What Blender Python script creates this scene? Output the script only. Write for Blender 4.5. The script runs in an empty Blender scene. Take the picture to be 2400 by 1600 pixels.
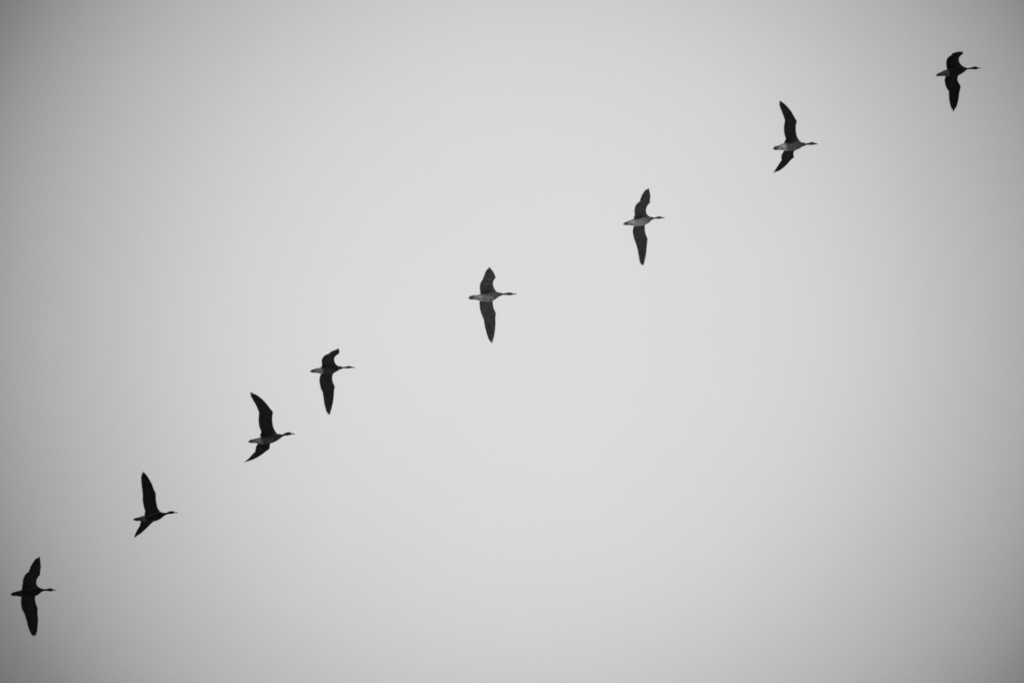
import bpy, bmesh, math, random
from mathutils import Vector, Matrix

S = bpy.context.scene
R = math.radians

# ------------------------------------------------------------------ camera, sky, sun, exposure
cam = bpy.data.cameras.new('camera')
cam.lens = 110; cam.sensor_width = 36; cam.clip_start = .1; cam.clip_end = 6000
co = bpy.data.objects.new('camera', cam); S.collection.objects.link(co)
co.location = (0, 0, 1.65); co.rotation_euler = (R(90 + 53), 0, 0)
S.camera = co

SUN_EL, SUN_AZ = R(53.3), R(.55)                      # the veiled sun stands behind the flock
sun_dir = Vector((math.sin(SUN_AZ) * math.cos(SUN_EL), math.cos(SUN_AZ) * math.cos(SUN_EL), math.sin(SUN_EL)))
sl = bpy.data.lights.new('sun', 'SUN'); sl.energy = 1.5; sl.angle = R(10); sl.color = (1, 1, 1)
so = bpy.data.objects.new('sun', sl); S.collection.objects.link(so)
so.location = (0, 0, 80); so.rotation_euler = sun_dir.to_track_quat('Z', 'Y').to_euler()

W = bpy.data.worlds.new('World'); S.world = W; W.use_nodes = True
nt = W.node_tree; nt.nodes.clear(); N = nt.nodes.new; L = nt.links.new
out = N('ShaderNodeOutputWorld'); bg = N('ShaderNodeBackground'); bg.inputs['Strength'].default_value = .1
sky = N('ShaderNodeTexSky'); sky.sky_type = 'NISHITA'; sky.sun_disc = False
sky.sun_elevation = SUN_EL; sky.sun_rotation = SUN_AZ; sky.dust_density = 4
bw = N('ShaderNodeRGBToBW'); L(sky.outputs[0], bw.inputs[0])       # a black and white picture
tc = N('ShaderNodeTexCoord')
dot = N('ShaderNodeVectorMath'); dot.operation = 'DOT_PRODUCT'; dot.inputs[1].default_value = sun_dir
nrm = N('ShaderNodeVectorMath'); nrm.operation = 'NORMALIZE'
L(tc.outputs['Generated'], nrm.inputs[0]); L(nrm.outputs[0], dot.inputs[0])
ac = N('ShaderNodeMath'); ac.operation = 'ARCCOSINE'; L(dot.outputs['Value'], ac.inputs[0])
sc_ = N('ShaderNodeMath'); sc_.operation = 'MULTIPLY'; sc_.inputs[1].default_value = 1 / R(40); L(ac.outputs[0], sc_.inputs[0])
# brightness of the cloud deck by angle from the veiled sun (a corner vignette put into the sky colour)
ramp = N('ShaderNodeFloatCurve'); cv = ramp.mapping.curves[0]
ramp.mapping.use_clip = False
for i, (a, v) in enumerate([(0, 0.7), (2.3, 0.692), (4.6, 0.65), (6.2, 0.583), (7.5, 0.503), (8.4, 0.444), (9.3, 0.374), (10.2, 0.292), (11.1, 0.202), (12, 0.15), (13.5, 0.12), (17, 0.105), (40, 0.1)]):
    if i < 2: cv.points[i].location = (a / 40, v)
    else: cv.points.new(a / 40, v)
ramp.mapping.update()
L(sc_.outputs[0], ramp.inputs['Value'])
cl = N('ShaderNodeTexNoise'); cl.inputs['Scale'].default_value = 3; cl.inputs['Detail'].default_value = 9; cl.inputs['Roughness'].default_value = .66
L(nrm.outputs[0], cl.inputs['Vector'])
cm = N('ShaderNodeMapRange'); cm.inputs['From Min'].default_value = .3; cm.inputs['From Max'].default_value = .7
cm.inputs['To Min'].default_value = 9.75; cm.inputs['To Max'].default_value = 10.25
L(cl.outputs['Fac'], cm.inputs['Value'])
mul = N('ShaderNodeMath'); mul.operation = 'MULTIPLY'; L(ramp.outputs[0], mul.inputs[0]); L(cm.outputs[0], mul.inputs[1])
th = N('ShaderNodeMath'); th.operation = 'MULTIPLY_ADD'; th.inputs[1].default_value = 0.004      # what clear sky gets through the deck
L(bw.outputs[0], th.inputs[0]); L(mul.outputs[0], th.inputs[2])
L(th.outputs[0], bg.inputs['Color']); L(bg.outputs[0], out.inputs['Surface'])

S.view_settings.view_transform = 'Standard'; S.view_settings.look = 'None'
S.view_settings.exposure = 0; S.view_settings.gamma = 1; S.view_settings.use_curve_mapping = False
S.render.engine = 'CYCLES'
S.cycles.use_denoising = True
S.cycles.max_bounces = 4; S.cycles.volume_bounces = 0; S.cycles.sample_clamp_direct = 3; S.cycles.sample_clamp_indirect = 2
S.render.dither_intensity = 2; S.cycles.filter_width = 1.7; S.render.film_transparent = False; S.cycles.use_adaptive_sampling = False

# ------------------------------------------------------------------ helpers
def link(name, me, parent=None, mats=(), smooth=True):
    o = bpy.data.objects.new(name, me); S.collection.objects.link(o)
    for m in mats: me.materials.append(m)
    if smooth:
        for p in me.polygons: p.use_smooth = True
    o.parent = parent
    return o

def mesh(name, v, f):
    me = bpy.data.meshes.new(name); me.from_pydata([tuple(x) for x in v], [], f); me.update()
    bm = bmesh.new(); bm.from_mesh(me); bmesh.ops.recalc_face_normals(bm, faces=bm.faces); bm.to_mesh(me); bm.free()
    return me

def rings(rs):
    """closed loft through rings of equal length"""
    n = len(rs[0]); v = [p for r in rs for p in r]; f = []
    for i in range(len(rs) - 1):
        for j in range(n):
            f.append((i * n + j, i * n + (j + 1) % n, (i + 1) * n + (j + 1) % n, (i + 1) * n + j))
    f.append(tuple(range(n))[::-1]); f.append(tuple(range((len(rs) - 1) * n, len(rs) * n)))
    return v, f

def crom(P, t):
    """Catmull-Rom through P (lists of tuples) at t in 0..len-1"""
    i = min(int(t), len(P) - 2); u = t - i
    p0, p1, p2, p3 = P[max(i - 1, 0)], P[i], P[i + 1], P[min(i + 2, len(P) - 1)]
    return tuple(.5 * (2 * b + (c - a) * u + (2 * a - 5 * b + 4 * c - d) * u * u + (3 * b - a - 3 * c + d) * u ** 3)
                 for a, b, c, d in zip(p0, p1, p2, p3))

def lerp_table(tab, x):
    if x <= tab[0][0]: return tab[0][1]
    for (a, b), (c, d) in zip(tab, tab[1:]):
        if x <= c: return b + (d - b) * (x - a) / (c - a)
    return tab[-1][1]

# ------------------------------------------------------------------ materials
def mat(name):
    m = bpy.data.materials.new(name); m.use_nodes = True
    t = m.node_tree; b = t.nodes['Principled BSDF']; b.inputs['Roughness'].default_value = .75
    b.inputs['Specular IOR Level'].default_value = .06
    return m, t, b

def grey(v): return (v, v, v, 1)

def body_plumage(name, bars, belly, vent, flank):  # tones passed in already hold each bird's painted shade
    """grey goose: dark head, grey breast, pale belly (barred in old birds), white vent, brown-grey back"""
    m, t, b = mat(name); n = t.nodes.new; l = t.links.new
    at = n('ShaderNodeAttribute'); at.attribute_name = 'along'
    un = n('ShaderNodeAttribute'); un.attribute_name = 'under'
    r = n('ShaderNodeValToRGB'); e = r.color_ramp.elements
    pts = [(.0, min(.10, vent * .4)), (.10, min(.12, vent * .45)), (.17, vent * .7), (.26, vent), (.33, belly), (.50, belly * .85), (.60, min(.22, belly * .75)), (.70, min(.15, belly * .5)), (.78, min(.09, belly * .4)), (1, min(.08, belly * .4))]
    e[0].position, e[0].color = pts[0][0], grey(pts[0][1]); e[1].position, e[1].color = pts[1][0], grey(pts[1][1])
    for p, v in pts[2:]:
        x = e.new(p); x.color = grey(v)
    l(at.outputs['Fac'], r.inputs['Fac'])
    tc = n('ShaderNodeTexCoord'); mp = n('ShaderNodeMapping'); mp.inputs['Scale'].default_value = (44, 26, 26)
    l(tc.outputs['Object'], mp.inputs['Vector'])
    no = n('ShaderNodeTexNoise'); no.inputs['Scale'].default_value = 1; no.inputs['Detail'].default_value = 2
    l(mp.outputs[0], no.inputs['Vector'])
    th = n('ShaderNodeMapRange'); th.inputs['From Min'].default_value = .62 - .28 * bars; th.inputs['From Max'].default_value = .70 - .28 * bars
    th.inputs['To Min'].default_value = 1; th.inputs['To Max'].default_value = 1 - .9 * min(1, bars * 1.6)
    l(no.outputs['Fac'], th.inputs['Value'])
    zone = n('ShaderNodeValToRGB'); z = zone.color_ramp.elements          # the bars lie on the belly only
    z[0].position, z[0].color = .27, (0, 0, 0, 1); z[1].position, z[1].color = .34, (1, 1, 1, 1)
    z.new(.60).color = (1, 1, 1, 1); z.new(.70).color = (0, 0, 0, 1)
    l(at.outputs['Fac'], zone.inputs['Fac'])
    mx = n('ShaderNodeMix'); mx.data_type = 'FLOAT'; mx.inputs[2].default_value = 1
    l(zone.outputs[0], mx.inputs[0]); l(th.outputs[0], mx.inputs[3])
    mu = n('ShaderNodeMix'); mu.data_type = 'RGBA'; mu.blend_type = 'MULTIPLY'; mu.inputs[0].default_value = 1
    l(r.outputs[0], mu.inputs[6]); l(mx.outputs[0], mu.inputs[7])
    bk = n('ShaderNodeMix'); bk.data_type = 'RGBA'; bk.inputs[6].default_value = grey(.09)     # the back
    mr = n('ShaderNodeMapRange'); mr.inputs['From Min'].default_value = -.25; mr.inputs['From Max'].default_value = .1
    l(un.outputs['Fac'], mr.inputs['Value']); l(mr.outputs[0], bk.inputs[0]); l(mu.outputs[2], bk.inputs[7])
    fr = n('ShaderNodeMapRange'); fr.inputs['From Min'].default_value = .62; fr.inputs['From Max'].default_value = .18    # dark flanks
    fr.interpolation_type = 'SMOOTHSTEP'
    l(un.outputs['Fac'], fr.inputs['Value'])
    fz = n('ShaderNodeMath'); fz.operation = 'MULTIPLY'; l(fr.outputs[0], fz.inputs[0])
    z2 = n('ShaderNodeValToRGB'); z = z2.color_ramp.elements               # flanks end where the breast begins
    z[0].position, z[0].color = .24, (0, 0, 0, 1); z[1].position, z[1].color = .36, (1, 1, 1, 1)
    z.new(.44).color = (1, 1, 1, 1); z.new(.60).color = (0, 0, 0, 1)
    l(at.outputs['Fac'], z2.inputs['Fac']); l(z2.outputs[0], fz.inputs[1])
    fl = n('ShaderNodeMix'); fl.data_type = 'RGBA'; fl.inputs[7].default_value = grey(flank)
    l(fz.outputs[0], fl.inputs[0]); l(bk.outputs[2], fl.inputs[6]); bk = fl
    n2 = n('ShaderNodeTexNoise'); n2.inputs['Scale'].default_value = 55; n2.inputs['Detail'].default_value = 3
    l(tc.outputs['Object'], n2.inputs['Vector'])
    m2 = n('ShaderNodeMapRange'); m2.inputs['To Min'].default_value = .65; m2.inputs['To Max'].default_value = 1.35
    l(n2.outputs['Fac'], m2.inputs['Value'])
    fin = n('ShaderNodeMix'); fin.data_type = 'RGBA'; fin.blend_type = 'MULTIPLY'; fin.inputs[0].default_value = 1
    l(bk.outputs[2], fin.inputs[6]); l(m2.outputs[0], fin.inputs[7])
    l(fin.outputs[2], b.inputs['Base Color'])
    bp = n('ShaderNodeBump'); bp.inputs['Strength'].default_value = .4; bp.inputs['Distance'].default_value = .003
    l(n2.outputs['Fac'], bp.inputs['Height']); l(bp.outputs[0], b.inputs['Normal'])
    return m

def feather_mat(name, v, sx=12, sy=90):
    m, t, b = mat(name); n = t.nodes.new; l = t.links.new
    tc = n('ShaderNodeTexCoord'); mp = n('ShaderNodeMapping'); mp.inputs['Scale'].default_value = (sx, sy, sy)
    l(tc.outputs['Object'], mp.inputs['Vector'])
    no = n('ShaderNodeTexNoise'); no.inputs['Scale'].default_value = 1; no.inputs['Detail'].default_value = 3
    l(mp.outputs[0], no.inputs['Vector'])
    r = n('ShaderNodeValToRGB'); e = r.color_ramp.elements
    e[0].position, e[0].color = .3, grey(v * .5); e[1].position, e[1].color = .72, grey(v * 1.6)
    l(no.outputs['Fac'], r.inputs['Fac']); l(r.outputs[0], b.inputs['Base Color'])
    return m

def wing_plumage(name, v, shoulder):
    """underwing coverts: dark, paler small feathers where the leading edge joins the breast"""
    m = feather_mat(name, v, 38, 26); t = m.node_tree; n = t.nodes.new; l = t.links.new; b = t.nodes['Principled BSDF']
    src = b.inputs['Base Color'].links[0].from_socket
    at = n('ShaderNodeAttribute'); at.attribute_name = 'shoulder'
    mx = n('ShaderNodeMix'); mx.data_type = 'RGBA'; mx.inputs[7].default_value = grey(shoulder)
    l(at.outputs['Fac'], mx.inputs[0]); l(src, mx.inputs[6]); l(mx.outputs[2], b.inputs['Base Color'])
    return m

M_eye = feather_mat('eye_black', .02); M_eye.node_tree.nodes['Principled BSDF'].inputs['Roughness'].default_value = .1

# ------------------------------------------------------------------ ground (below the frame; it throws light up at the birds)
bm = bmesh.new(); rnd = random.Random(4)
NR, NA = 26, 64
prev = None; centre = bm.verts.new((0, 0, 0))
for i in range(1, NR + 1):
    r = 1500 * (i / NR) ** 2.2
    ring = []
    for j in range(NA):
        a = 2 * math.pi * j / NA
        ring.append(bm.verts.new((r * math.cos(a), r * math.sin(a), min(r, 60) * .004 * rnd.uniform(-1, 1) if i > 3 else 0)))
    for j in range(NA):
        if prev is None: bm.faces.new((centre, ring[j], ring[(j + 1) % NA]))
        else: bm.faces.new((prev[j], ring[j], ring[(j + 1) % NA], prev[(j + 1) % NA]))
    prev = ring
me = bpy.data.meshes.new('ground'); bm.to_mesh(me); bm.free()
m, t, b = mat('pale_bounce_ground'); b.inputs['Roughness'].default_value = .95
tcg = t.nodes.new('ShaderNodeTexCoord'); ng = t.nodes.new('ShaderNodeTexNoise'); ng.inputs['Scale'].default_value = .08; ng.inputs['Detail'].default_value = 10
t.links.new(tcg.outputs['Object'], ng.inputs['Vector'])
rg = t.nodes.new('ShaderNodeValToRGB'); rg.color_ramp.elements[0].color = grey(0.68 * .7); rg.color_ramp.elements[1].color = grey(0.68 * 1.3)  # paleness invented, raised to bounce light onto the birds' undersides
rg.color_ramp.elements[0].position = .3; rg.color_ramp.elements[1].position = .7
t.links.new(ng.outputs['Fac'], rg.inputs['Fac']); t.links.new(rg.outputs[0], b.inputs['Base Color'])
g = link('ground', me, None, [m]); g['kind'] = 'structure'

# ------------------------------------------------------------------ the geese
def spine_at(sp, x):
    """height and radius of the trunk at forward position x"""
    return lerp_table([(p[0], p[1]) for p in sp], x), lerp_table([(p[0], p[2]) for p in sp], x)

def trunk_mesh(sp):
    """trunk, neck and head; the tail feathers and the bill are separate"""
    P = [list(p) for p in sp[:-3]] + [[sp[-3][0] + .004, sp[-3][1] - .001, sp[-3][2] * .8]]
    P[0][0] += .028; P[0][2] = .004
    P[1][2] *= .6; P[1][0] += .008; P[2][2] *= .9
    k = max(range(len(P) - 5, len(P) - 1), key=lambda i: P[i][2])          # round off the crown and cheeks
    h = P[k]; f, e = P[k + 1], P[k - 1]
    P[k + 1:k + 1] = [[h[0] + .45 * (f[0] - h[0]), h[1] + .4 * (f[1] - h[1]), f[2] + .82 * (h[2] - f[2])]]
    P[k:k] = [[h[0] + .45 * (e[0] - h[0]), h[1] + .4 * (e[1] - h[1]), e[2] + .82 * (h[2] - e[2])]]
    rs = []; steps = 4
    for k in range((len(P) - 1) * steps + 1):
        x, z, r = crom(P, k / steps); r = max(r, .003)
        rs.append([(x, r * 1.03 * math.sin(2 * math.pi * j / 20), z + r * .97 * math.cos(2 * math.pi * j / 20)) for j in range(20)])
    return rings(rs)

class Wing:
    """wing surface between a leading and a trailing edge (root to tip), y to the bird's left"""
    def __init__(w, le, te):
        w.le = [(p[0], -p[1], p[2]) for p in le]; w.te = [(p[0], -p[1], p[2]) for p in te]; w.n = len(le) - 1
        # stations were taken at 8 steps to the wrist (s = .45) and 10 beyond
        w.s = [.45 * i / 7 for i in range(8)] + [.45 + .55 * i / 10 for i in range(1, 11)]
    def t(w, s):
        for i in range(w.n):
            if s <= w.s[i + 1]: return i + (s - w.s[i]) / (w.s[i + 1] - w.s[i])
        return w.n
    def L(w, s): return Vector(crom(w.le, w.t(s)))
    def T(w, s): return Vector(crom(w.te, w.t(s)))
    def flat(w, s, c): return w.L(s).lerp(w.T(s), c)
    def normal(w, s):
        a = max(0, s - .03); b = min(1, s + .03)
        d = w.flat(b, .4) - w.flat(a, .4); ch = w.L(s) - w.T(s)
        n = d.cross(ch)
        if n.length < 1e-7: n = Vector((0, 0, 1))
        n.normalize()
        return n if n.z > 0 else -n
    def pt(w, s, c):
        ch = (w.L(s) - w.T(s)).length
        return w.flat(s, c) + w.normal(s) * (.055 * ch * 4 * c * (1 - c) * (1 - .5 * s))

def wing_mesh(w, splay):
    cs = [0, .02, .06, .13, .24, .38, .54, .70, .85, 1]
    rs = []; ss = [.012 + .91 * i / 44 for i in range(45)]
    for q, s in enumerate([-1] + ss):
        s0 = max(s, 0)
        cm = lerp_table([(0, .965), (.45, .98), (.8, .985 - .3 * splay), (.97, .94 - .38 * splay)], s0)
        if splay: cm -= splay * lerp_table([(.4, 0), (.55, .16), (.9, .06)], s0)
        T = lerp_table([(0, .030), (.3, .020), (.45, .016), (.7, .009), (1, .005)], s0)
        n = w.normal(s0)
        up = []; lo = []
        for c in cs:
            th = T * lerp_table([(0, .0), (.02, .45), (.06, .75), (.13, 1), (.24, .95), (.38, .6), (.54, .34), (.7, .2), (1, .12)], c)
            th = max(th, .0016)
            p = w.pt(s0, c * cm)
            if s < 0: p = Vector((p.x, p.y * 0 + (-.02 if w.T(.3).y > 0 else .02), p.z))
            up.append(p + n * th * .5); lo.append(p - n * th * .5)
        rs.append([tuple(p) for p in up + lo[::-1]])
    return rings(rs)

FW = [(0, .45), (.15, .85), (.4, 1), (.7, 1), (.86, .8), (.95, .48), (1, .07)]
def blade(V, Fc, a, b, n, width, bow=0, tipm=None):
    """one feather: a thin closed vane from a to b, lying in the plane of n"""
    d = (b - a); side = d.cross(n).normalized(); base = len(V); th = .0009
    for l, k in FW:
        p = a + d * l + n * (bow * 4 * l * (1 - l)); h = side * (width * .5 * k)
        V += [tuple(p - h + n * th * .3), tuple(p + n * th), tuple(p + h + n * th * .3), tuple(p - n * th)]
    m = len(FW)
    for i in range(m - 1):
        for j in range(4):
            Fc.append((base + i * 4 + j, base + i * 4 + (j + 1) % 4, base + (i + 1) * 4 + (j + 1) % 4, base + (i + 1) * 4 + j))
    Fc.append((base, base + 1, base + 2, base + 3)); q = base + (m - 1) * 4; Fc.append((q, q + 1, q + 2, q + 3))

def flight_feathers(w, splay, rnd):
    V, Fc = [], []
    nsec = 20
    for i in range(nsec):                                     # tertials and secondaries along the arm
        st = .035 + .43 * i / (nsec - 1); sb = max(.02, st - .035)
        a = w.pt(sb, .5); b = w.T(st) + (w.T(st) - w.L(st)) * rnd.uniform(-.012, .006)
        n = w.normal(st); off = n * (-.0006 - .0004 * (i % 3))
        blade(V, Fc, a + off, b + off, n, .046 + rnd.uniform(-.002, .002), .006)
    tips = [(.50, 1), (.555, 1), (.615, 1), (.68, 1), (.745, 1), (.81, 1), (.87, 1), (.925, 1), (.968, 1), (1, .86), (1, .5), (1, .12)]
    for i, (s, c) in enumerate(tips):                          # primaries fan from the hand to the tip
        u = i / (len(tips) - 1)
        a = w.pt(.46 + .30 * u, .42 - .22 * u)
        b = w.flat(s, c)
        chord = (w.L(.98) - w.T(.98)).length
        d = (b - a).normalized()
        n = w.normal(min(s, .97)); off = n * (-.0006 - .0005 * (i % 3))
        b2 = b + d * (rnd.uniform(.001, .007) - (.015 if i in (8, 10) else 0))
        wd = (.046 - .020 * u) * (1 - .30 * splay * (1 if 0 < i < 10 else .5))
        if i >= 9: wd = max(.010, min(wd, chord * .34 + .005))
        blade(V, Fc, a + off, b2 + off, n, wd, .004)
    return V, Fc

def tail(sp, el=R(53)):
    """wedge of tail feathers: bases under the rump, tips along the tapering end"""
    V, Fc = [], []; n = Vector((0, 0, 1))
    k = 13; si = math.sin(el)
    inv = [(0, sp[0][0]), (sp[0][2], sp[0][0] + .004), (sp[1][2], sp[1][0]), (sp[2][2] * .93, sp[2][0] - .008)]
    inv = sorted(inv)
    for i in range(k):
        t_ = (i / (k - 1)) * 2 - 1
        h = abs(t_) * sp[2][2] * .93
        x1 = lerp_table(inv, h); y1 = math.copysign(max(h / si - .006, 0), t_)
        xb = sp[3][0]; zb, rb = spine_at(sp, xb)
        a = Vector((xb, .55 * rb * t_, zb + .004)); b = Vector((x1, y1, spine_at(sp, x1)[0] + .003 - .006 * abs(t_)))
        off = Vector((0, 0, -.0012 * abs(t_) - .0006 * (i % 2)))
        blade(V, Fc, a + off, b + off, n, .020)
    return V, Fc

def union(objs):
    a = objs[0]
    for o in objs[1:]:
        md = a.modifiers.new('u', 'BOOLEAN'); md.operation = 'UNION'; md.solver = 'EXACT'; md.object = o; md.use_self = False
    dg = bpy.context.evaluated_depsgraph_get(); dg.update()
    me = bpy.data.meshes.new_from_object(a.evaluated_get(dg), preserve_all_data_layers=True, depsgraph=dg)
    for o in objs:
        d = o.data; bpy.data.objects.remove(o); bpy.data.meshes.remove(d)
    return me

def goose(G, label, bars, belly, vent, wing_grey, splay=(0, 0), seed=1):
    rnd = random.Random(seed); sp = G['spine']
    Mb = body_plumage('goose_plumage_baked_light', bars, belly, vent, wing_grey * 1.2); Mw = wing_plumage('goose_underwing_baked_light', wing_grey, min(.24, belly * .8))
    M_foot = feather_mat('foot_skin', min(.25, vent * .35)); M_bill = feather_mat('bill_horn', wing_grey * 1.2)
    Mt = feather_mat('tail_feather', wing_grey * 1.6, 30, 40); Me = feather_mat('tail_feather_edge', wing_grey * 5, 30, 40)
    Mf = feather_mat('goose_flight_feather_baked_light', wing_grey * .9)
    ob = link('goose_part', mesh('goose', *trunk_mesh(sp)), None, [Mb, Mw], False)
    wings = [Wing(G['nl'], G['nt']), Wing(G['fl'], G['ft'])]
    parts = [ob]
    for w, s in zip(wings, splay):
        me = mesh('wing', *wing_mesh(w, s))
        for p in me.polygons: p.material_index = 1
        parts.append(link('goose_part', me, None, [Mb, Mw], False))
    me = union(parts); me.name = 'goose'
    root = link('goose', me, None, ())
    root.location = G['loc']; root.rotation_euler = (0, 0, G['yaw'])
    root['label'] = label; root['category'] = 'goose'; root['group'] = 'geese flying in a slanting line'
    x0, x1 = sp[0][0], sp[-1][0]
    al = me.attributes.new('along', 'FLOAT', 'POINT'); un = me.attributes.new('under', 'FLOAT', 'POINT'); sh = me.attributes.new('shoulder', 'FLOAT', 'POINT')
    for i, v in enumerate(me.vertices):
        z, r = spine_at(sp, v.co.x)
        u = (v.co.x - x0) / (x1 - x0); d = max(abs(v.co.y) - r * .6, 0) + max(v.co.z - z - .05, 0)
        sh.data[i].value = max(0, min(1, (u - .47) / .16)) * max(0, 1 - d / .13)
        al.data[i].value = (v.co.x - x0) / (x1 - x0); un.data[i].value = max(-1, min(1, (z - v.co.z) / max(r, .01)))
    for w, s in zip(wings, splay):
        o = link('flight_feathers', mesh('flight_feathers', *flight_feathers(w, s, rnd)), root, [Mf]); o['kind'] = 'stuff'
    V, Fc = tail(sp)
    me = mesh('tail_feathers', V, Fc)
    o = link('tail_feathers', me, root, [Mt, Me]); o['kind'] = 'stuff'
    per = len(FW) * 4
    for p in me.polygons:                                     # pale ends to the tail feathers
        if all((vi % per) // 4 >= 5 for vi in p.vertices): p.material_index = 1
    # bill
    a, bb, c = sp[-3], sp[-2], sp[-1]
    P = [[a[0] - .006, a[1], a[2] * .9], [a[0] + .006, a[1] - .001, a[2] * .8], [bb[0], bb[1], max(bb[2], .0085)],
         [(bb[0] + c[0]) / 2, (bb[1] + c[1]) / 2, .0075], [c[0] - .006, c[1], .0055], [c[0], c[1] - .001, .0015]]
    P.sort(key=lambda p: p[0])
    rs = []
    for k in range((len(P) - 1) * 3 + 1):
        x, z, r = crom(P, k / 3); r = max(r, .001)
        rs.append([(x, r * 1.05 * math.sin(2 * math.pi * j / 12), z + r * .9 * math.cos(2 * math.pi * j / 12)) for j in range(12)])
    link('bill', mesh('bill', *rings(rs)), root, [M_bill])
    # eyes
    h = sp[-4]
    for s in (-1, 1):
        e = bmesh.new(); bmesh.ops.create_uvsphere(e, u_segments=10, v_segments=6, radius=.0045)
        bmesh.ops.translate(e, verts=e.verts, vec=(h[0], s * h[2] * .92, h[1] + h[2] * .35))
        em = bpy.data.meshes.new('eye'); e.to_mesh(em); e.free(); link('eye', em, root, [M_eye])
    # feet tucked back under the vent
    for s in (-1, 1):
        rs = []
        xa = x0 + .30 * (x1 - x0)
        for l, wd, th in ((0, .006, .006), (.25, .0055, .0055), (.45, .008, .006), (.6, .012, .005), (.8, .011, .004), (1, .002, .002)):
            x = xa - .095 * l; z, r = spine_at(sp, x)
            y = s * (.014 - .003 * l); zz = z - math.sqrt(max(r * r - y * y, 1e-6)) * (.97 - .12 * l) - .003
            rs.append([(x, y + wd * math.sin(2 * math.pi * j / 8), zz + th * math.cos(2 * math.pi * j / 8)) for j in range(8)])
        link('foot', mesh('foot', *rings(rs)), root, [M_foot])
    return root

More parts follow.
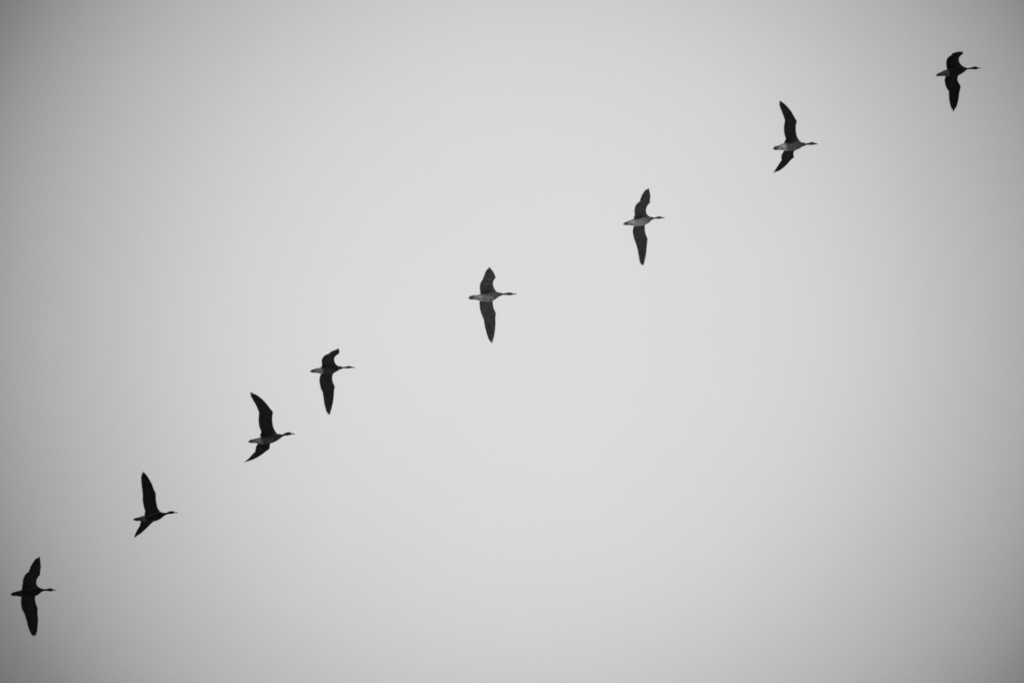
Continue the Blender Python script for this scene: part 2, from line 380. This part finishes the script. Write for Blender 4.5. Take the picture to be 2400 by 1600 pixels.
# each goose in metres, in its own frame: x forward, second value to its right, z up. spine: (x, z, radius) tail to bill;
# nl/nt = leading/trailing edge of the right wing root to tip, fl/ft = of the left wing
GEESE = [
{'loc':(7.077, 26.757, 44.324),'yaw':-0.1952,
 'spine':[(-0.2825,-0.0101,0.0104),(-0.2532,-0.0011,0.0238),(-0.2121,0.0002,0.0297),(-0.1475,0.0122,0.0445),(-0.0737,0.0061,0.0557),(0.0,0.0,0.0631),(0.0758,0.0127,0.0683),(0.1454,0.0358,0.0579),(0.1975,0.0363,0.0312),(0.2269,0.0328,0.0134),(0.271,0.0289,0.0134),(0.3225,0.0241,0.02),(0.3622,0.0145,0.0252),(0.3873,0.0068,0.0163),(0.4016,0.0023,0.0089),(0.4375,-0.0074,0.003)],
 'nl':[(0.205,0.011,0.027),(0.176,0.04,0.045),(0.148,0.074,0.055),(0.126,0.119,0.057),(0.117,0.174,0.052),(0.125,0.23,0.04),(0.156,0.275,0.022),(0.192,0.316,-0.002),(0.192,0.336,-0.025),(0.192,0.358,-0.052),(0.19,0.381,-0.081),(0.187,0.405,-0.112),(0.184,0.43,-0.143),(0.181,0.455,-0.175),(0.178,0.479,-0.206),(0.175,0.503,-0.235),(0.172,0.525,-0.262),(0.169,0.545,-0.286)],
 'nt':[(-0.07,0.008,0.027),(-0.091,0.044,0.045),(-0.097,0.088,0.055),(-0.094,0.139,0.057),(-0.087,0.193,0.052),(-0.071,0.247,0.04),(-0.039,0.292,0.022),(0.0,0.325,-0.002),(0.007,0.354,-0.025),(0.013,0.385,-0.052),(0.023,0.409,-0.081),(0.035,0.431,-0.112),(0.047,0.454,-0.143),(0.059,0.477,-0.175),(0.071,0.499,-0.206),(0.083,0.519,-0.235),(0.095,0.538,-0.262),(0.107,0.555,-0.286)],
 'fl':[(0.205,0.011,0.027),(0.166,-0.032,0.045),(0.126,-0.07,0.055),(0.086,-0.103,0.057),(0.061,-0.148,0.052),(0.054,-0.197,0.04),(0.07,-0.241,0.022),(0.087,-0.281,-0.002),(0.077,-0.315,-0.025),(0.061,-0.345,-0.052),(0.046,-0.374,-0.081),(0.034,-0.403,-0.112),(0.022,-0.432,-0.143),(0.006,-0.458,-0.175),(-0.011,-0.485,-0.206),(-0.033,-0.51,-0.235),(-0.055,-0.536,-0.262),(-0.085,-0.557,-0.286)],
 'ft':[(-0.07,0.008,0.027),(-0.103,-0.048,0.045),(-0.134,-0.101,0.055),(-0.151,-0.159,0.057),(-0.153,-0.217,0.052),(-0.147,-0.27,0.04),(-0.132,-0.317,0.022),(-0.111,-0.358,-0.002),(-0.117,-0.38,-0.025),(-0.123,-0.4,-0.052),(-0.126,-0.419,-0.081),(-0.129,-0.437,-0.112),(-0.127,-0.454,-0.143),(-0.126,-0.472,-0.175),(-0.123,-0.489,-0.206),(-0.119,-0.507,-0.235),(-0.113,-0.527,-0.262),(-0.103,-0.548,-0.286)]},
{'loc':(4.474, 27.513, 43.336),'yaw':-0.159,
 'spine':[(-0.3197,-0.0173,0.0124),(-0.2894,0.0023,0.0346),(-0.2319,-0.0041,0.0379),(-0.1653,0.0023,0.0511),(-0.0824,0.0048,0.0725),(0.0,0.0,0.0782),(0.0666,0.0064,0.0725),(0.1162,0.0064,0.056),(0.1652,-0.0023,0.0313),(0.2063,-0.0048,0.0148),(0.2555,-0.0091,0.0165),(0.3051,-0.0091,0.0247),(0.3375,-0.0169,0.0214),(0.3571,-0.0305,0.0115),(0.3998,-0.0438,0.0025)],
 'nl':[(0.182,-0.003,0.006),(0.137,0.023,0.037),(0.104,0.062,0.067),(0.084,0.111,0.095),(0.078,0.165,0.122),(0.082,0.22,0.145),(0.092,0.277,0.166),(0.112,0.332,0.184),(0.095,0.371,0.198),(0.079,0.412,0.21),(0.063,0.453,0.22),(0.047,0.495,0.23),(0.025,0.534,0.239),(0.002,0.572,0.248),(-0.024,0.607,0.258),(-0.051,0.64,0.27),(-0.081,0.668,0.284),(-0.113,0.692,0.301)],
 'nt':[(-0.095,0.031,0.006),(-0.132,0.062,0.037),(-0.099,0.105,0.067),(-0.108,0.161,0.095),(-0.11,0.218,0.122),(-0.105,0.277,0.145),(-0.089,0.336,0.166),(-0.073,0.396,0.184),(-0.079,0.422,0.198),(-0.085,0.448,0.21),(-0.092,0.475,0.22),(-0.099,0.503,0.23),(-0.106,0.531,0.239),(-0.113,0.559,0.248),(-0.12,0.586,0.258),(-0.127,0.612,0.27),(-0.131,0.638,0.284),(-0.135,0.661,0.301)],
 'fl':[(0.182,-0.003,0.006),(0.144,-0.047,0.037),(0.107,-0.09,0.067),(0.069,-0.131,0.095),(0.031,-0.172,0.122),(0.003,-0.219,0.145),(-0.007,-0.283,0.166),(-0.004,-0.346,0.184),(-0.04,-0.383,0.198),(-0.073,-0.421,0.21),(-0.104,-0.463,0.22),(-0.136,-0.502,0.23),(-0.17,-0.539,0.239),(-0.207,-0.572,0.248),(-0.243,-0.605,0.258),(-0.283,-0.629,0.27),(-0.324,-0.653,0.284),(-0.364,-0.679,0.301)],
 'ft':[(-0.095,0.031,0.006),(-0.116,-0.03,0.037),(-0.137,-0.091,0.067),(-0.158,-0.151,0.095),(-0.184,-0.205,0.122),(-0.202,-0.261,0.145),(-0.207,-0.323,0.166),(-0.211,-0.384,0.184),(-0.228,-0.414,0.198),(-0.245,-0.442,0.21),(-0.26,-0.471,0.22),(-0.276,-0.5,0.23),(-0.291,-0.529,0.239),(-0.307,-0.557,0.248),(-0.323,-0.586,0.258),(-0.339,-0.616,0.27),(-0.354,-0.648,0.284),(-0.37,-0.682,0.301)]},
{'loc':(2.17, 29.931, 44.715),'yaw':-0.1838,
 'spine':[(-0.3255,-0.0134,0.0073),(-0.2864,-0.0014,0.0255),(-0.2216,0.0008,0.0383),(-0.1478,-0.0026,0.0547),(-0.074,-0.0029,0.0729),(0.0,0.0,0.0775),(0.0743,0.0124,0.0684),(0.1301,0.0249,0.0529),(0.1765,0.0334,0.0255),(0.2133,0.0301,0.0119),(0.2594,0.0276,0.0164),(0.3054,0.025,0.0219),(0.3372,0.0134,0.0155),(0.3598,0.0027,0.0073),(0.3944,-0.008,0.0027)],
 'nl':[(0.195,0.001,0.03),(0.154,0.026,0.04),(0.122,0.068,0.04),(0.103,0.125,0.033),(0.107,0.193,0.02),(0.127,0.258,0.003),(0.159,0.317,-0.015),(0.2,0.366,-0.035),(0.205,0.407,-0.052),(0.211,0.448,-0.069),(0.22,0.487,-0.085),(0.229,0.526,-0.1),(0.235,0.565,-0.115),(0.236,0.605,-0.13),(0.237,0.644,-0.144),(0.238,0.684,-0.16),(0.238,0.725,-0.176),(0.239,0.767,-0.195)],
 'nt':[(-0.114,0.03,0.03),(-0.125,0.065,0.04),(-0.098,0.121,0.04),(-0.093,0.189,0.033),(-0.078,0.259,0.02),(-0.051,0.326,0.003),(-0.012,0.384,-0.015),(0.036,0.43,-0.035),(0.049,0.47,-0.052),(0.062,0.509,-0.069),(0.078,0.546,-0.085),(0.095,0.582,-0.1),(0.112,0.618,-0.115),(0.13,0.651,-0.13),(0.15,0.684,-0.144),(0.17,0.714,-0.16),(0.194,0.741,-0.176),(0.219,0.769,-0.195)],
 'fl':[(0.195,0.001,0.03),(0.143,-0.042,0.04),(0.091,-0.079,0.04),(0.043,-0.114,0.033),(0.029,-0.175,0.02),(0.024,-0.235,0.003),(0.031,-0.293,-0.015),(0.045,-0.349,-0.035),(0.034,-0.391,-0.052),(0.022,-0.434,-0.069),(0.01,-0.476,-0.085),(-0.001,-0.519,-0.1),(-0.013,-0.563,-0.115),(-0.027,-0.606,-0.13),(-0.043,-0.648,-0.144),(-0.06,-0.689,-0.16),(-0.078,-0.729,-0.176),(-0.095,-0.767,-0.195)],
 'ft':[(-0.114,0.03,0.03),(-0.135,-0.053,0.04),(-0.157,-0.128,0.04),(-0.181,-0.197,0.033),(-0.186,-0.268,0.02),(-0.182,-0.335,0.003),(-0.17,-0.4,-0.015),(-0.159,-0.465,-0.035),(-0.157,-0.495,-0.052),(-0.156,-0.525,-0.069),(-0.156,-0.555,-0.085),(-0.156,-0.586,-0.1),(-0.156,-0.617,-0.115),(-0.154,-0.648,-0.13),(-0.153,-0.68,-0.144),(-0.151,-0.71,-0.16),(-0.145,-0.74,-0.176),(-0.139,-0.767,-0.195)]},
{'loc':(-0.4, 27.069, 38.646),'yaw':-0.1059,
 'spine':[(-0.2488,0.009,0.008),(-0.2168,0.0246,0.0303),(-0.1606,0.0205,0.0367),(-0.1124,0.0095,0.0351),(-0.0642,0.0025,0.0494),(-0.0,0.0,0.0654),(0.0641,0.0042,0.0717),(0.1282,0.022,0.0654),(0.1762,0.0353,0.0494),(0.2243,0.0405,0.0271),(0.2644,0.0387,0.0128),(0.3126,0.0358,0.0159),(0.3607,0.0315,0.0223),(0.3927,0.0283,0.0207),(0.4168,0.0207,0.0096),(0.4712,0.0101,0.0024)],
 'nl':[(0.232,-0.001,0.045),(0.197,0.029,0.044),(0.171,0.072,0.04),(0.154,0.124,0.033),(0.146,0.182,0.023),(0.149,0.243,0.011),(0.171,0.301,-0.003),(0.201,0.354,-0.02),(0.198,0.387,-0.036),(0.196,0.421,-0.054),(0.193,0.455,-0.072),(0.19,0.49,-0.092),(0.185,0.525,-0.112),(0.177,0.558,-0.133),(0.169,0.591,-0.154),(0.162,0.624,-0.174),(0.156,0.657,-0.194),(0.15,0.69,-0.213)],
 'nt':[(-0.055,0.01,0.045),(-0.062,0.055,0.044),(-0.062,0.103,0.04),(-0.06,0.153,0.033),(-0.05,0.203,0.023),(-0.037,0.254,0.011),(-0.013,0.301,-0.003),(0.011,0.35,-0.02),(0.019,0.382,-0.036),(0.028,0.416,-0.054),(0.037,0.45,-0.072),(0.047,0.484,-0.092),(0.058,0.519,-0.112),(0.07,0.553,-0.133),(0.084,0.584,-0.154),(0.099,0.615,-0.174),(0.115,0.644,-0.194),(0.13,0.672,-0.213)],
 'fl':[(0.232,-0.001,0.045),(0.19,-0.033,0.044),(0.148,-0.064,0.04),(0.113,-0.097,0.033),(0.104,-0.15,0.023),(0.107,-0.201,0.011),(0.117,-0.249,-0.003),(0.133,-0.293,-0.02),(0.124,-0.335,-0.036),(0.117,-0.376,-0.054),(0.115,-0.417,-0.072),(0.109,-0.457,-0.092),(0.101,-0.496,-0.112),(0.093,-0.534,-0.133),(0.081,-0.572,-0.154),(0.07,-0.61,-0.174),(0.054,-0.646,-0.194),(0.038,-0.684,-0.213)],
 'ft':[(-0.055,0.01,0.045),(-0.075,-0.053,0.044),(-0.091,-0.115,0.04),(-0.097,-0.178,0.033),(-0.093,-0.238,0.023),(-0.085,-0.296,0.011),(-0.071,-0.35,-0.003),(-0.057,-0.403,-0.02),(-0.055,-0.434,-0.036),(-0.053,-0.464,-0.054),(-0.048,-0.493,-0.072),(-0.043,-0.521,-0.092),(-0.037,-0.548,-0.112),(-0.03,-0.575,-0.133),(-0.022,-0.601,-0.154),(-0.014,-0.627,-0.174),(-0.003,-0.654,-0.194),(0.008,-0.68,-0.213)]},
{'loc':(-2.886, 29.748, 40.392),'yaw':-0.1318,
 'spine':[(-0.2793,0.0013,0.0061),(-0.2409,0.0098,0.0276),(-0.1866,0.0093,0.0352),(-0.1241,-0.0001,0.0428),(-0.0619,-0.002,0.0551),(-0.0,0.0,0.0612),(0.0694,0.007,0.065),(0.1156,0.0141,0.0597),(0.162,0.0162,0.0444),(0.2085,0.0171,0.0245),(0.2473,0.0142,0.0107),(0.294,0.01,0.0138),(0.3405,0.0095,0.0199),(0.3716,0.0054,0.0183),(0.3953,-0.0036,0.0092),(0.4406,-0.0139,0.0023)],
 'nl':[(0.227,0.014,-0.001),(0.191,0.033,0.013),(0.16,0.065,0.017),(0.142,0.115,0.012),(0.143,0.176,0.001),(0.162,0.239,-0.016),(0.2,0.291,-0.037),(0.245,0.335,-0.063),(0.253,0.364,-0.087),(0.261,0.395,-0.112),(0.27,0.426,-0.139),(0.279,0.458,-0.167),(0.285,0.49,-0.195),(0.288,0.522,-0.223),(0.291,0.554,-0.251),(0.294,0.586,-0.279),(0.295,0.616,-0.306),(0.296,0.647,-0.332)],
 'nt':[(-0.067,0.019,-0.001),(-0.092,0.051,0.013),(-0.069,0.099,0.017),(-0.063,0.16,0.012),(-0.045,0.223,0.001),(-0.01,0.28,-0.016),(0.035,0.323,-0.037),(0.086,0.354,-0.063),(0.1,0.385,-0.087),(0.115,0.417,-0.112),(0.13,0.449,-0.139),(0.149,0.474,-0.167),(0.168,0.5,-0.195),(0.186,0.525,-0.223),(0.205,0.549,-0.251),(0.224,0.57,-0.279),(0.242,0.591,-0.306),(0.261,0.611,-0.332)],
 'fl':[(0.227,0.014,-0.001),(0.176,-0.029,0.013),(0.126,-0.065,0.017),(0.079,-0.098,0.012),(0.056,-0.151,0.001),(0.05,-0.205,-0.016),(0.06,-0.253,-0.037),(0.075,-0.298,-0.063),(0.061,-0.334,-0.087),(0.051,-0.37,-0.112),(0.045,-0.406,-0.139),(0.036,-0.44,-0.167),(0.026,-0.474,-0.195),(0.013,-0.507,-0.223),(-0.002,-0.539,-0.251),(-0.017,-0.572,-0.279),(-0.034,-0.604,-0.306),(-0.051,-0.636,-0.332)],
 'ft':[(-0.067,0.019,-0.001),(-0.101,-0.052,0.013),(-0.131,-0.118,0.017),(-0.154,-0.181,0.012),(-0.16,-0.242,0.001),(-0.159,-0.299,-0.016),(-0.15,-0.351,-0.037),(-0.133,-0.398,-0.063),(-0.132,-0.423,-0.087),(-0.13,-0.447,-0.112),(-0.128,-0.471,-0.139),(-0.125,-0.493,-0.167),(-0.121,-0.516,-0.195),(-0.115,-0.537,-0.223),(-0.108,-0.559,-0.251),(-0.101,-0.581,-0.279),(-0.092,-0.603,-0.306),(-0.084,-0.626,-0.332)]},
{'loc':(-3.656, 29.372, 38.187),'yaw':-0.1552,
 'spine':[(-0.3044,0.0029,0.0093),(-0.2697,0.0148,0.0295),(-0.206,0.0087,0.0349),(-0.1424,0.0027,0.0426),(-0.071,-0.0012,0.0558),(-0.0,0.0,0.062),(0.0624,0.0127,0.0635),(0.1244,0.0317,0.0542),(0.1788,0.046,0.0349),(0.2176,0.057,0.0178),(0.2559,0.0769,0.0194),(0.2951,0.0817,0.0256),(0.3267,0.0831,0.0233),(0.3548,0.0739,0.0139),(0.3685,0.0688,0.007),(0.4131,0.0627,0.0023)],
 'nl':[(0.19,0.017,0.041),(0.145,0.038,0.071),(0.117,0.078,0.1),(0.102,0.126,0.127),(0.098,0.178,0.152),(0.103,0.232,0.175),(0.116,0.286,0.196),(0.133,0.341,0.216),(0.111,0.38,0.23),(0.09,0.419,0.244),(0.07,0.46,0.257),(0.046,0.498,0.269),(0.021,0.536,0.281),(-0.008,0.57,0.292),(-0.038,0.602,0.305),(-0.074,0.628,0.318),(-0.112,0.65,0.333),(-0.152,0.667,0.35)],
 'nt':[(-0.087,0.011,0.041),(-0.118,0.041,0.071),(-0.095,0.089,0.1),(-0.104,0.143,0.127),(-0.109,0.2,0.152),(-0.104,0.258,0.175),(-0.09,0.318,0.196),(-0.076,0.379,0.216),(-0.083,0.405,0.23),(-0.089,0.431,0.244),(-0.096,0.459,0.257),(-0.106,0.485,0.269),(-0.117,0.511,0.281),(-0.127,0.538,0.292),(-0.139,0.563,0.305),(-0.151,0.588,0.318),(-0.162,0.612,0.333),(-0.172,0.636,0.35)],
 'fl':[(0.19,0.017,0.041),(0.148,-0.032,0.071),(0.106,-0.081,0.1),(0.064,-0.128,0.127),(0.023,-0.174,0.152),(-0.018,-0.218,0.175),(-0.04,-0.281,0.196),(-0.059,-0.344,0.216),(-0.104,-0.383,0.23),(-0.15,-0.422,0.244),(-0.194,-0.461,0.257),(-0.24,-0.497,0.269),(-0.286,-0.53,0.281),(-0.334,-0.558,0.292),(-0.382,-0.585,0.305),(-0.43,-0.607,0.318),(-0.48,-0.63,0.333),(-0.529,-0.655,0.35)],
 'ft':[(-0.087,0.011,0.041),(-0.122,-0.044,0.071),(-0.157,-0.098,0.1),(-0.191,-0.15,0.127),(-0.224,-0.202,0.152),(-0.25,-0.258,0.175),(-0.269,-0.317,0.196),(-0.289,-0.374,0.216),(-0.314,-0.404,0.23),(-0.338,-0.433,0.244),(-0.362,-0.462,0.257),(-0.385,-0.492,0.269),(-0.408,-0.522,0.281),(-0.431,-0.551,0.292),(-0.456,-0.575,0.305),(-0.482,-0.601,0.318),(-0.508,-0.628,0.333),(-0.535,-0.656,0.35)]},
{'loc':(-5.606, 31.556, 38.964),'yaw':-0.1601,
 'spine':[(-0.318,0.0079,0.0076),(-0.2755,0.0141,0.0275),(-0.2122,0.0081,0.0344),(-0.1569,0.0036,0.0443),(-0.0781,-0.0018,0.0535),(0.0,-0.0,0.0611),(0.0691,0.0141,0.0596),(0.1295,0.0382,0.0504),(0.1754,0.0497,0.0275),(0.2138,0.0578,0.0168),(0.2518,0.0707,0.0191),(0.2908,0.0729,0.0229),(0.3223,0.0704,0.0206),(0.3427,0.0607,0.0107),(0.3627,0.0557,0.0053),(0.4009,0.0485,0.0023)],
 'nl':[(0.189,0.02,0.039),(0.14,0.031,0.067),(0.107,0.06,0.097),(0.089,0.099,0.128),(0.084,0.142,0.158),(0.083,0.187,0.186),(0.089,0.234,0.212),(0.097,0.283,0.234),(0.087,0.318,0.251),(0.077,0.356,0.266),(0.071,0.396,0.279),(0.067,0.437,0.29),(0.055,0.477,0.3),(0.044,0.518,0.309),(0.03,0.557,0.319),(0.014,0.594,0.329),(-0.006,0.628,0.341),(-0.027,0.658,0.357)],
 'nt':[(-0.104,0.007,0.039),(-0.134,0.029,0.067),(-0.113,0.075,0.097),(-0.12,0.127,0.128),(-0.124,0.179,0.158),(-0.125,0.232,0.186),(-0.113,0.287,0.212),(-0.101,0.345,0.234),(-0.101,0.369,0.251),(-0.101,0.395,0.266),(-0.101,0.422,0.279),(-0.098,0.451,0.29),(-0.094,0.481,0.3),(-0.09,0.511,0.309),(-0.086,0.541,0.319),(-0.081,0.571,0.329),(-0.075,0.598,0.341),(-0.07,0.623,0.357)],
 'fl':[(0.189,0.02,0.039),(0.15,-0.022,0.067),(0.11,-0.065,0.097),(0.07,-0.109,0.128),(0.03,-0.153,0.158),(-0.01,-0.195,0.186),(-0.047,-0.239,0.212),(-0.084,-0.281,0.234),(-0.124,-0.323,0.251),(-0.163,-0.364,0.266),(-0.201,-0.405,0.279),(-0.239,-0.444,0.29),(-0.277,-0.48,0.3),(-0.315,-0.516,0.309),(-0.354,-0.55,0.319),(-0.395,-0.579,0.329),(-0.436,-0.611,0.341),(-0.477,-0.65,0.357)],
 'ft':[(-0.104,0.007,0.039),(-0.137,-0.036,0.067),(-0.171,-0.08,0.097),(-0.205,-0.124,0.128),(-0.239,-0.168,0.158),(-0.264,-0.222,0.186),(-0.285,-0.275,0.212),(-0.305,-0.327,0.234),(-0.325,-0.361,0.251),(-0.345,-0.394,0.266),(-0.364,-0.425,0.279),(-0.382,-0.454,0.29),(-0.4,-0.484,0.3),(-0.417,-0.513,0.309),(-0.434,-0.542,0.319),(-0.45,-0.574,0.329),(-0.466,-0.607,0.341),(-0.484,-0.643,0.357)]},
{'loc':(-7.334, 31.878, 37.59),'yaw':-0.1542,
 'spine':[(-0.3514,-0.0075,0.0123),(-0.3157,0.0087,0.035),(-0.2522,0.0042,0.0411),(-0.1795,-0.0018,0.0508),(-0.0893,-0.0042,0.0656),(0.0,0.0,0.07),(0.0617,0.009,0.063),(0.1051,0.0212,0.0455),(0.1412,0.0202,0.0236),(0.1959,0.0134,0.014),(0.2413,0.0094,0.021),(0.2824,0.0036,0.0245),(0.3103,-0.0052,0.0157),(0.3291,-0.0124,0.007),(0.3685,-0.0192,0.0026)],
 'nl':[(0.171,0.006,0.012),(0.133,0.026,0.024),(0.104,0.06,0.028),(0.086,0.107,0.027),(0.095,0.168,0.021),(0.12,0.229,0.012),(0.155,0.285,0.001),(0.199,0.332,-0.012),(0.212,0.378,-0.023),(0.226,0.424,-0.035),(0.244,0.469,-0.046),(0.262,0.513,-0.058),(0.274,0.558,-0.069),(0.284,0.604,-0.08),(0.294,0.649,-0.091),(0.303,0.695,-0.102),(0.312,0.741,-0.113),(0.322,0.788,-0.126)],
 'nt':[(-0.155,0.016,0.012),(-0.163,0.069,0.024),(-0.142,0.129,0.028),(-0.117,0.194,0.027),(-0.091,0.263,0.021),(-0.054,0.329,0.012),(-0.009,0.384,0.001),(0.046,0.426,-0.012),(0.066,0.467,-0.023),(0.087,0.507,-0.035),(0.107,0.548,-0.046),(0.131,0.584,-0.058),(0.156,0.62,-0.069),(0.18,0.656,-0.08),(0.206,0.69,-0.091),(0.232,0.724,-0.102),(0.26,0.754,-0.113),(0.29,0.781,-0.126)],
 'fl':[(0.171,0.006,0.012),(0.117,-0.035,0.024),(0.066,-0.071,0.028),(0.017,-0.102,0.027),(-0.005,-0.155,0.021),(-0.012,-0.212,0.012),(-0.011,-0.268,0.001),(-0.003,-0.32,-0.012),(-0.014,-0.367,-0.023),(-0.026,-0.414,-0.035),(-0.03,-0.461,-0.046),(-0.036,-0.508,-0.058),(-0.049,-0.555,-0.069),(-0.063,-0.602,-0.08),(-0.077,-0.649,-0.091),(-0.091,-0.695,-0.102),(-0.108,-0.741,-0.113),(-0.13,-0.782,-0.126)],
 'ft':[(-0.155,0.016,0.012),(-0.194,-0.06,0.024),(-0.225,-0.131,0.028),(-0.243,-0.202,0.027),(-0.252,-0.269,0.021),(-0.258,-0.334,0.012),(-0.246,-0.393,0.001),(-0.234,-0.451,-0.012),(-0.231,-0.485,-0.023),(-0.227,-0.519,-0.035),(-0.226,-0.553,-0.046),(-0.225,-0.588,-0.058),(-0.223,-0.622,-0.069),(-0.22,-0.656,-0.08),(-0.214,-0.69,-0.091),(-0.208,-0.724,-0.102),(-0.2,-0.756,-0.113),(-0.191,-0.787,-0.126)]}]

LOOK = [  # label, belly barring, belly, vent and underwing tone (each bird's shade and haze lift painted in), spread of the flight feathers (near wing, far wing)
 ('goose in black silhouette leading the line at upper right, upper wing hooked forward at the tip', .85, .028, .11, .005, (0, 0)),
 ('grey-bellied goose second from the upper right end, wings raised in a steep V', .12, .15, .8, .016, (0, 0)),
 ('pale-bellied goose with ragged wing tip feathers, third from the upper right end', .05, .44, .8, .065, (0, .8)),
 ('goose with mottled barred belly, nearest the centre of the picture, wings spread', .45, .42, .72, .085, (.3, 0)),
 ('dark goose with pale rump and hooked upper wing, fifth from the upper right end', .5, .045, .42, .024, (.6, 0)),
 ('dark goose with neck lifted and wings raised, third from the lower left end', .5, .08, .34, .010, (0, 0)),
 ('goose in black silhouette with wings high and head lifted, second from the lower left end', .9, .022, .06, .005, (0, 0)),
 ('goose in solid black silhouette at the lower left end of the line, wings fully spread', 1.0, .012, .012, .005, (0, 0)),
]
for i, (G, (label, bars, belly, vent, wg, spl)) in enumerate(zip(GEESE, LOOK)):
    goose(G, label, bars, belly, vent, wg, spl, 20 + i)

# ------------------------------------------------------------------ the damp air between the ground and the cloud
if 3e-05 > 0:
    bm = bmesh.new(); bmesh.ops.create_cube(bm, size=1)
    for v in bm.verts: v.co = Vector((v.co.x * 3200, v.co.y * 3200, -1.5 if v.co.z < 0 else 48))
    me = bpy.data.meshes.new('haze'); bm.to_mesh(me); bm.free()
    m = bpy.data.materials.new('damp_air'); m.use_nodes = True; t = m.node_tree; t.nodes.clear()
    oo = t.nodes.new('ShaderNodeOutputMaterial'); pv = t.nodes.new('ShaderNodeVolumePrincipled')
    pv.inputs['Color'].default_value = (.95, .95, .95, 1); pv.inputs['Density'].default_value = 3e-05; pv.inputs['Anisotropy'].default_value = 0.92
    t.links.new(pv.outputs[0], oo.inputs['Volume'])
    hz = link('haze', me, None, [m], False); hz['kind'] = 'stuff'
